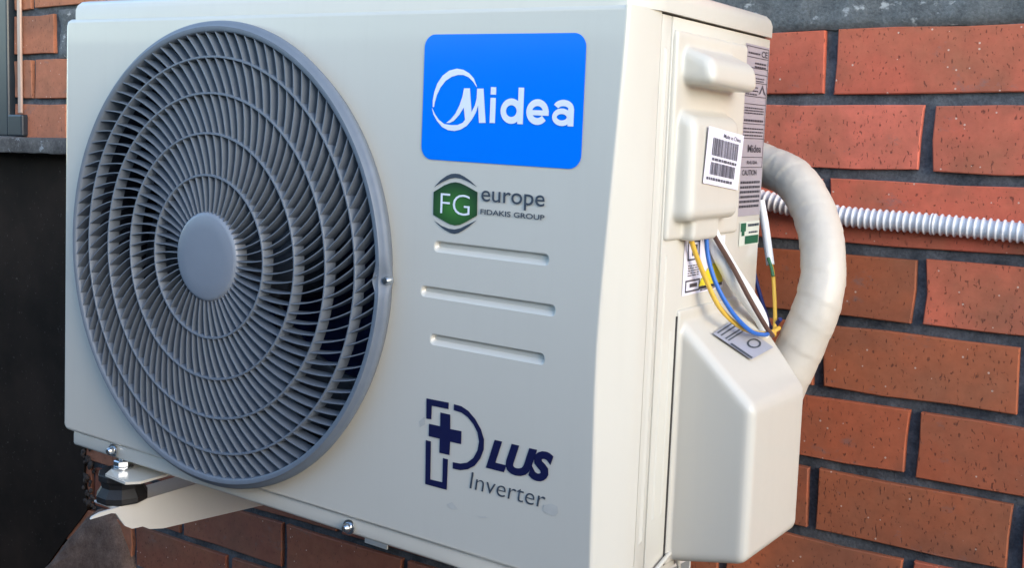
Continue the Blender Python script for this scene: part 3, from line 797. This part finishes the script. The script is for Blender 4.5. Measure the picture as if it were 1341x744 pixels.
# rating label
LS = W + 0.0007
def side_q(y0, y1, z0, z1, x): return Vector((x, y0, z0)), Vector((x, y1, z0)), Vector((x, y0, z1))
def side_label(name, y0, y1, z0, z1, mat, x=LS):
    a, b, c = side_q(y0, y1, z0, z1, x)
    return obj(name, poly([a, b, b + c - a, c]), mat, side)
rl = side_label('rating_label', 0.2272, 0.2868, -0.1868, -0.0112, 'label_grey')
q = side_q(0.2272, 0.2868, -0.1868, -0.0112, LS + 0.0004)
rects = []
for b in (0.985, 0.925, 0.865, 0.83, 0.78, 0.70, 0.655, 0.54, 0.455, 0.345, 0.285): rects.append((0.03, b, 0.97, b + 0.004))
for a in (0.03, 0.955): rects.append((a, 0.285, a + 0.015, 0.985))
lines(0.10, 0.62, 0.945, 0.965, 1); lines(0.08, 0.9, 0.60, 0.645, 3); lines(0.08, 0.92, 0.47, 0.53, 3, 0.4); lines(0.08, 0.92, 0.555, 0.58, 1)
lines(0.08, 0.6, 0.71, 0.77, 3, 0.4); lines(0.08, 0.85, 0.79, 0.82, 2, 0.4); lines(0.4, 0.9, 0.87, 0.91, 2); lines(0.08, 0.92, 0.05, 0.22, 6, 0.5)
prints('label_print', rects, *q, 'label_ink', rl)
ex, ez = q[1] - q[0], q[2] - q[0]
for body, a, b, w_, h_ in (('CE', 0.66, 0.935, 0.26, 0.038), ('Midea', 0.30, 0.375, 0.58, 0.045), ('CAUTION', 0.12, 0.24, 0.62, 0.033), ('R410A', 0.3, 0.305, 0.45, 0.022)):
    obj('label_text', text_on(body, q[0] + ex * a + ez * b, ex * w_, ez * h_, 0.02), 'label_ink', rl)
obj('warning_triangle', poly([[q[0] + ex * a + ez * b for a, b in t] for t in ([(0.62, 0.715), (0.78, 0.775), (0.94, 0.715), (0.86, 0.722), (0.78, 0.755), (0.70, 0.722)],)]), 'label_ink', rl)
# green dealer label
gl_ = side_label('dealer_label', 0.2375, 0.2880, -0.2180, -0.1928, 'label_cream')
q = side_q(0.2375, 0.2880, -0.2180, -0.1928, LS + 0.0004)
rects = [(0.28, 0.06, 0.96, 0.40), (0.04, 0.60, 0.30, 0.95), (0.10, 0.42, 0.24, 0.60)]
prints('label_print', rects, *q, 'green_ink', gl_)
rects = []; lines(0.40, 0.95, 0.78, 0.92, 1, 0.8); lines(0.45, 0.9, 0.5, 0.62, 1, 0.6)
prints('label_print', rects, *q, 'ink', gl_)
# wiring label below the terminal cover
wl_ = side_label('wiring_label', 0.1145, 0.2035, -0.2570, -0.2040, 'label_white')
q = side_q(0.1145, 0.2035, -0.2570, -0.2040, LS + 0.0004)
rects = []; lines(0.10, 0.36, 0.34, 0.56, 5, 0.45); lines(0.68, 0.95, 0.86, 0.93, 1, 0.7); lines(0.42, 0.8, 0.03, 0.12, 2, 0.5)
for a0, b0, a1, b1 in ((0.08, 0.62, 0.36, 0.97), (0.06, 0.05, 0.40, 0.27)):
    w = 0.022
    rects += [(a0, b0, a1, b0 + 0.03), (a0, b1 - 0.03, a1, b1), (a0, b0, a0 + w, b1), (a1 - w, b0, a1, b1), (a0 + 0.10, b0 + 0.08, a1 - 0.06, b1 - 0.07)]
rects.append((0.40, 0.06, 0.97, 0.12))
prints('label_print', rects, *q, 'label_ink', wl_)
ex, ez = q[1] - q[0], q[2] - q[0]
wt = obj('warning_triangle', poly([[q[0] + ex * a + ez * b for a, b in ((0.37, 0.12), (0.99, 0.12), (0.95, 0.24), (0.76, 0.50), (0.64, 0.50), (0.42, 0.24))]]), 'yellow_ink', wl_)
for v in wt.data.vertices: v.co.x += 0.0003

# valve cover -------------------------------------------------------------
VY0, VY1, VH = 0.1125, 0.2440, 0.080
c8 = [(X - 0.002, VY0 - 0.001, -0.5140), (X + VH, VY0 + 0.000, -0.4970), (X + VH, VY1, -0.4990), (X - 0.002, VY1 + 0.034, -0.5140),
      (X - 0.002, VY0 - 0.001, -0.2760), (X + VH, VY0 + 0.000, -0.3500), (X + VH, VY1, -0.3520), (X - 0.002, VY1 + 0.034, -0.2760)]
vc = moulded('valve_cover', [lambda bm: add_hex(bm, c8, 0.009, 4), bx((X - 0.004, VY0 - 0.0055, -0.5150), (X + 0.003, VY1 + 0.040, -0.2690), 0.0025)], 0.0018, 'plastic', ac, 3)
obj('cover_seam', box((X - 0.001, VY0 - 0.0068, -0.5140), (X + 0.0012, VY0 - 0.0050, -0.2750)), 'gap', vc)
# clip tab at the bottom corner
obj('clip_tab', join_bm([tube([on(u, v, 0, X + 0.004) for u, v in ((884, 708), (882, 718), (876, 726), (868, 736), (858, 748))], 0.0022, 10), tube([on(u, v, 0, X + 0.004) for u, v in ((883, 716), (886, 728), (889, 742), (890, 752))], 0.0020, 10)]), 'plastic', vc, smooth=60)
# label on the sloping top
P0 = Vector((X, VY0, -0.2740)); ns = Vector((0.0740, 0, VH)).normalized(); P1 = P0 + ns * 0.0006
qs = [on_plane(u, v, P1, ns) for u, v in ((934, 437), (984, 471), (1013, 455), (962, 418))]
tl = obj('valve_label', poly(qs), 'label_pale', vc)
qq = [p + ns * 0.0004 for p in qs]
def bil(a, b): return qq[0] * (1 - a) * (1 - b) + qq[1] * a * (1 - b) + qq[2] * a * b + qq[3] * (1 - a) * b
rects = [(0.42, 0.02, 0.98, 0.10)]
for a in (0.03, 0.12, 0.24, 0.31): rects.append((a, 0.1, a + 0.035, 0.9))
obj('label_print', poly([[bil(a, b) for a, b in ((r[0], r[1]), (r[2], r[1]), (r[2], r[3]), (r[0], r[3]))] for r in rects]), 'ink', tl)
ringp = [[bil(0.70 + 0.13 * c0 * math.cos(t), 0.62 + 0.24 * c0 * math.sin(t)) for t, c0 in ((t0, 1), (t1, 1), (t1, 0.72), (t0, 0.72))] for t0, t1 in ((2 * PI * k / 20, 2 * PI * (k + 1) / 20) for k in range(20))]
obj('label_print', poly(ringp), 'ink', tl)

# feet of the unit ----------------------------------------------------------
ZF = -0.5400
def foot(dx):
    pp = [(138, 621), (148, 612.5), (170, 601), (202, 604), (236, 612), (232, 617.5), (184, 631), (164, 632)]
    out = [on(u, v, 2, ZF) + Vector((dx, 0, 0)) for u, v in pp]
    bm = poly(out, Vector((0, 0, -0.0030)))
    x0 = min(p.x for p in out[3:6]); x1 = max(p.x for p in out); 
    add_box(bm, (x0 - 0.01, max(0.012, out[3].y - 0.02), ZF - 0.0031), (x1 - 0.004, 0.27, ZF - 0.0004), 0.0008)
    add_box(bm, (x0 + 0.0, 0.030, ZF - 0.0005), (x1 - 0.012, 0.10, -0.526), 0.002)
    return obj('foot', bm, 'paint', ac, smooth=30)
foot(0)
DX2 = on(601, 741, 2, ZF).x - on(172, 601, 2, ZF).x
foot(DX2)

# ------------------------------------------------------------------ brackets and rubber mounts
bc = on(160.5, 613, 2, ZF)                     # bolt position on the foot
def bracket(dx, label):
    t = thing('wall_bracket', label, 'bracket', (bc.x + dx, WALL, -0.60), 'brackets carrying the air conditioner')
    xs_ = bc.x + 0.022; zt0 = -0.5785
    low = [(119, 664), (125, 669), (136, 671), (146, 669), (152, 673), (158, 682), (164, 689.5), (173, 693), (181, 691.5), (187, 690), (196, 693.5), (214, 692.5), (345, 662)]
    lo_ = [on(u, v, 0, xs_) for u, v in low]
    for p in lo_: p.z = min(p.z, zt0 - 0.005)
    sl2 = (lo_[-1].z - lo_[-2].z) / (lo_[-1].y - lo_[-2].y)
    endz = lo_[-1].z + sl2 * (WALL - 0.004 - lo_[-1].y)
    fl_ = lo_ + [Vector((xs_, WALL - 0.004, endz)), Vector((xs_, WALL - 0.004, zt0)), Vector((xs_, lo_[0].y + 0.012, zt0)), Vector((xs_, lo_[0].y + 0.002, zt0 - 0.0025))]
    obj('side_flange', poly([p + Vector((dx, 0, 0)) for p in fl_], Vector((-0.0025, 0, 0))), 'bracket', t)
    ztop = lambda y: zt0
    obj('side_flange', box((bc.x - 0.020 + dx, bc.y + 0.03, zt0 - 0.030), (bc.x - 0.0175 + dx, WALL - 0.004, zt0 - 0.0033), 0.0008), 'bracket', t)
    bm = bmesh.new(); add_box(bm, (bc.x - 0.021 + dx, bc.y - 0.024, zt0 - 0.0032), (xs_ - 0.0005 + dx, WALL - 0.004, zt0), 0.001, 2)
    obj('top_web', bm, 'bracket', t)
    obj('wall_plate', box((bc.x - 0.026 + dx, WALL - 0.0042, endz - 0.12), (xs_ + dx, WALL - 0.0012, ztop(WALL) + 0.06), 0.001), 'bracket', t)
    zt = ztop(bc.y) + 0.0004
    m_ = thing('rubber_mount', label_m[dx != 0], 'rubber mount', (bc.x + dx, bc.y, zt), 'rubber mounts under the air conditioner')
    h = ZF - 0.0032 - zt; R0 = 0.030
    obj('rubber_block', lathe([(0, 0), (R0 * 0.96, 0), (R0, 0.002), (R0, h * 0.22), (R0 * 0.90, h * 0.36), (R0 * 0.80, h * 0.5), (R0 * 0.84, h * 0.68), (R0 * 0.93, h * 0.78), (R0 * 0.93, h - 0.002), (R0 * 0.9, h), (0, h)], (bc.x + dx, bc.y, zt), 'Z', 10), 'rubber', m_, smooth=20)
    zb_ = ZF + 0.0004
    obj('washer', lathe([(0.004, 0), (0.0125, 0), (0.0125, 0.002), (0.004, 0.002), (0.004, 0)], (bc.x + dx, bc.y, zb_), 'Z', 28), 'zinc', m_, smooth=30)
    obj('nut', lathe([(0.004, 0), (0.0098, 0), (0.0102, 0.001), (0.0102, 0.0065), (0.0090, 0.0078), (0.004, 0.0078), (0.004, 0)], (bc.x + dx, bc.y, zb_ + 0.0022), 'Z', 6), 'zinc', m_)
    thr = [(0.0, 0.0)]
    for k in range(7): thr += [(0.0046, 0.0085 + k * 0.0012), (0.0040, 0.0091 + k * 0.0012)]
    thr += [(0.0034, 0.018), (0, 0.018)]
    obj('threaded_stud', lathe(thr, (bc.x + dx, bc.y, zb_), 'Z', 20), 'zinc', m_, smooth=30)
label_m = ['black rubber spool mount with zinc nut on the bracket, lower left', 'rubber mount under the front of the unit at the bottom edge']
bracket(0, 'white steel bracket arm with wavy end under the left of the unit')
bracket(DX2, 'white steel bracket arm under the right of the unit, barely showing at the bottom edge')

# ------------------------------------------------------------------ pipe, conduit and wires
ctrl = [(0.60, 0.400, -0.118), (0.70, 0.392, -0.121)]
for u, v, y in ((1003, 217, 0.375), (1040, 236, 0.362), (1066, 278, 0.345), (1078, 335, 0.320), (1072, 395, 0.305), (1046, 458, 0.297), (1018, 520, 0.293)):
    ctrl.append(tuple(on(u, v, 1, y)))
ctrl.append((X + 0.012, 0.305, -0.47))
pts = spline(ctrl, 22)
def prad(i, t):
    out = []
    for k in range(36):
        a = 2 * PI * k / 36; s = i / 11.0 + k / 36.0 + 0.35 * noise.noise(Vector((i * 0.05, 3, 1)))
        ph = s % 1.0
        step = 0.0007 * (ph - 0.5)                       # overlapping turns of tape
        wr_ = 0.0006 * noise.noise(Vector((i * 0.22, math.cos(a) * 2.2, math.sin(a) * 2.2))) + 0.0003 * noise.noise(Vector((i * 0.6, math.cos(a) * 5, math.sin(a) * 5)))
        out.append(0.0238 + 0.0035 * max(0, t - 0.6) / 0.4 + step + wr_)
    return out
pipe = obj('insulated_pipe', tube(pts, prad, 36), 'tape', None, smooth=60)
tag(pipe, 'thick cream tape-wrapped pipe looping from behind the unit into the side cover', 'pipe')

ca_ = on(1000, 262, 1, WALL - 0.0135); cb = on(1097, 282, 1, WALL - 0.0135); cc = on(1341, 304.5, 1, WALL - 0.0135)
d = (cc - cb); c_end = cb + d * 4.9
cp = spline([(0.62, WALL - 0.0135, -0.165), tuple(ca_), tuple(cb), tuple(cb + d * 0.5), tuple(cc), tuple(c_end)], 40)
# resample evenly, then rings
L = [0]
for a, b in zip(cp, cp[1:]): L.append(L[-1] + (b - a).length)
def at(s):
    for i in range(len(cp) - 1):
        if L[i + 1] >= s: return cp[i].lerp(cp[i + 1], (s - L[i]) / (L[i + 1] - L[i]))
    return cp[-1]
pitch = 0.00745; n = int(L[-1] / pitch * 8)
cpts = [at(L[-1] * i / n) for i in range(n + 1)]
def crad(i, t):
    ph = (i % 8) / 8; return 0.0100 + 0.0026 * max(0, math.sin(ph * 2 * PI)) ** 0.7
con = obj('corrugated_conduit', tube(cpts, crad, 20), 'conduit', None, smooth=80)
tag(con, 'white corrugated plastic conduit running along the brick wall behind the pipe', 'conduit')

def wire(name, pts, r, mat, label, cat='wire', flat=1.0, seg=10, n=10):
    c = [tuple(on(u, v, 0, X + dx)) for u, v, dx in pts]
    o = obj(name, tube(spline(c, n), r, seg, flat), mat, None, smooth=70); tag(o, label, cat); return o
wire('wire', [(904, 296, 0.008), (905, 312, 0.008), (911, 332, 0.010), (924, 365, 0.014), (942, 402, 0.024), (966, 426, 0.034), (990, 436, 0.040), (1008, 436, 0.040), (1020, 430, 0.034)], 0.0024, 'wire_yellow', 'yellow wire looping from the terminal cover to the pipe, left of the blue wire')
wire('wire', [(925, 294, 0.010), (925, 312, 0.010), (928, 340, 0.013), (938, 372, 0.022), (958, 408, 0.034), (982, 433, 0.043), (1000, 438.5, 0.045), (1006, 437, 0.044)], 0.0022, 'wire_blue', 'bright blue wire hanging in a curve between yellow and brown wires')
wire('wire', [(929, 292, 0.012), (936, 310, 0.014), (958, 347, 0.022), (982, 392, 0.034), (1003, 428, 0.044), (1012, 440, 0.046)], 0.0024, 'wire_brown', 'straight brown wire running diagonally down to the pipe')
o = wire('cable_sheath', [(932, 300, 0.004), (940, 325, 0.008), (957, 357, 0.014), (978, 388, 0.020), (996, 417, 0.027), (1003, 442, 0.032)], lambda i, t: 0.0035 + 0.0060 * math.sin(PI * min(1, t * 0.92 + 0.08)) ** 0.8, 'sheath', 'white cable sheath behind the brown wire, below the terminal cover', 'cable', 1.0, 14)
def wirey(name, pts, r, mat, label, cat='wire', flat=1.0):
    c = [tuple(on(u, v, 1, y)) for u, v, y in pts]
    o = obj(name, tube(spline(c, 10), r, 10, flat), mat, None, smooth=70); tag(o, label, cat); return o
wirey('cable_sheath', [(996, 262, 0.318), (1001, 290, 0.318), (1005, 318, 0.316), (1009, 347, 0.312)], 0.0046, 'sheath', 'narrow white cable sheath beside the rear edge of the unit', 'cable')
wirey('wire', [(1008, 340, 0.312), (1012, 358, 0.308), (1014, 385, 0.300), (1015, 415, 0.288), (1014, 440, 0.274)], 0.0022, 'wire_yellow', 'yellow earth wire hanging in the gap between unit and pipe')
wirey('wire', [(1006, 338, 0.3095), (1010, 350, 0.3055), (1012.5, 362, 0.302)], 0.0019, 'wire_green', 'short green wire end coming out of the narrow white sheath')
wirey('wire', [(986, 350, 0.312), (993, 378, 0.308), (1002, 408, 0.300), (1010, 430, 0.290), (1022, 418, 0.280)], 0.0024, 'wire_navy', 'dark navy wire behind the rear edge of the unit')
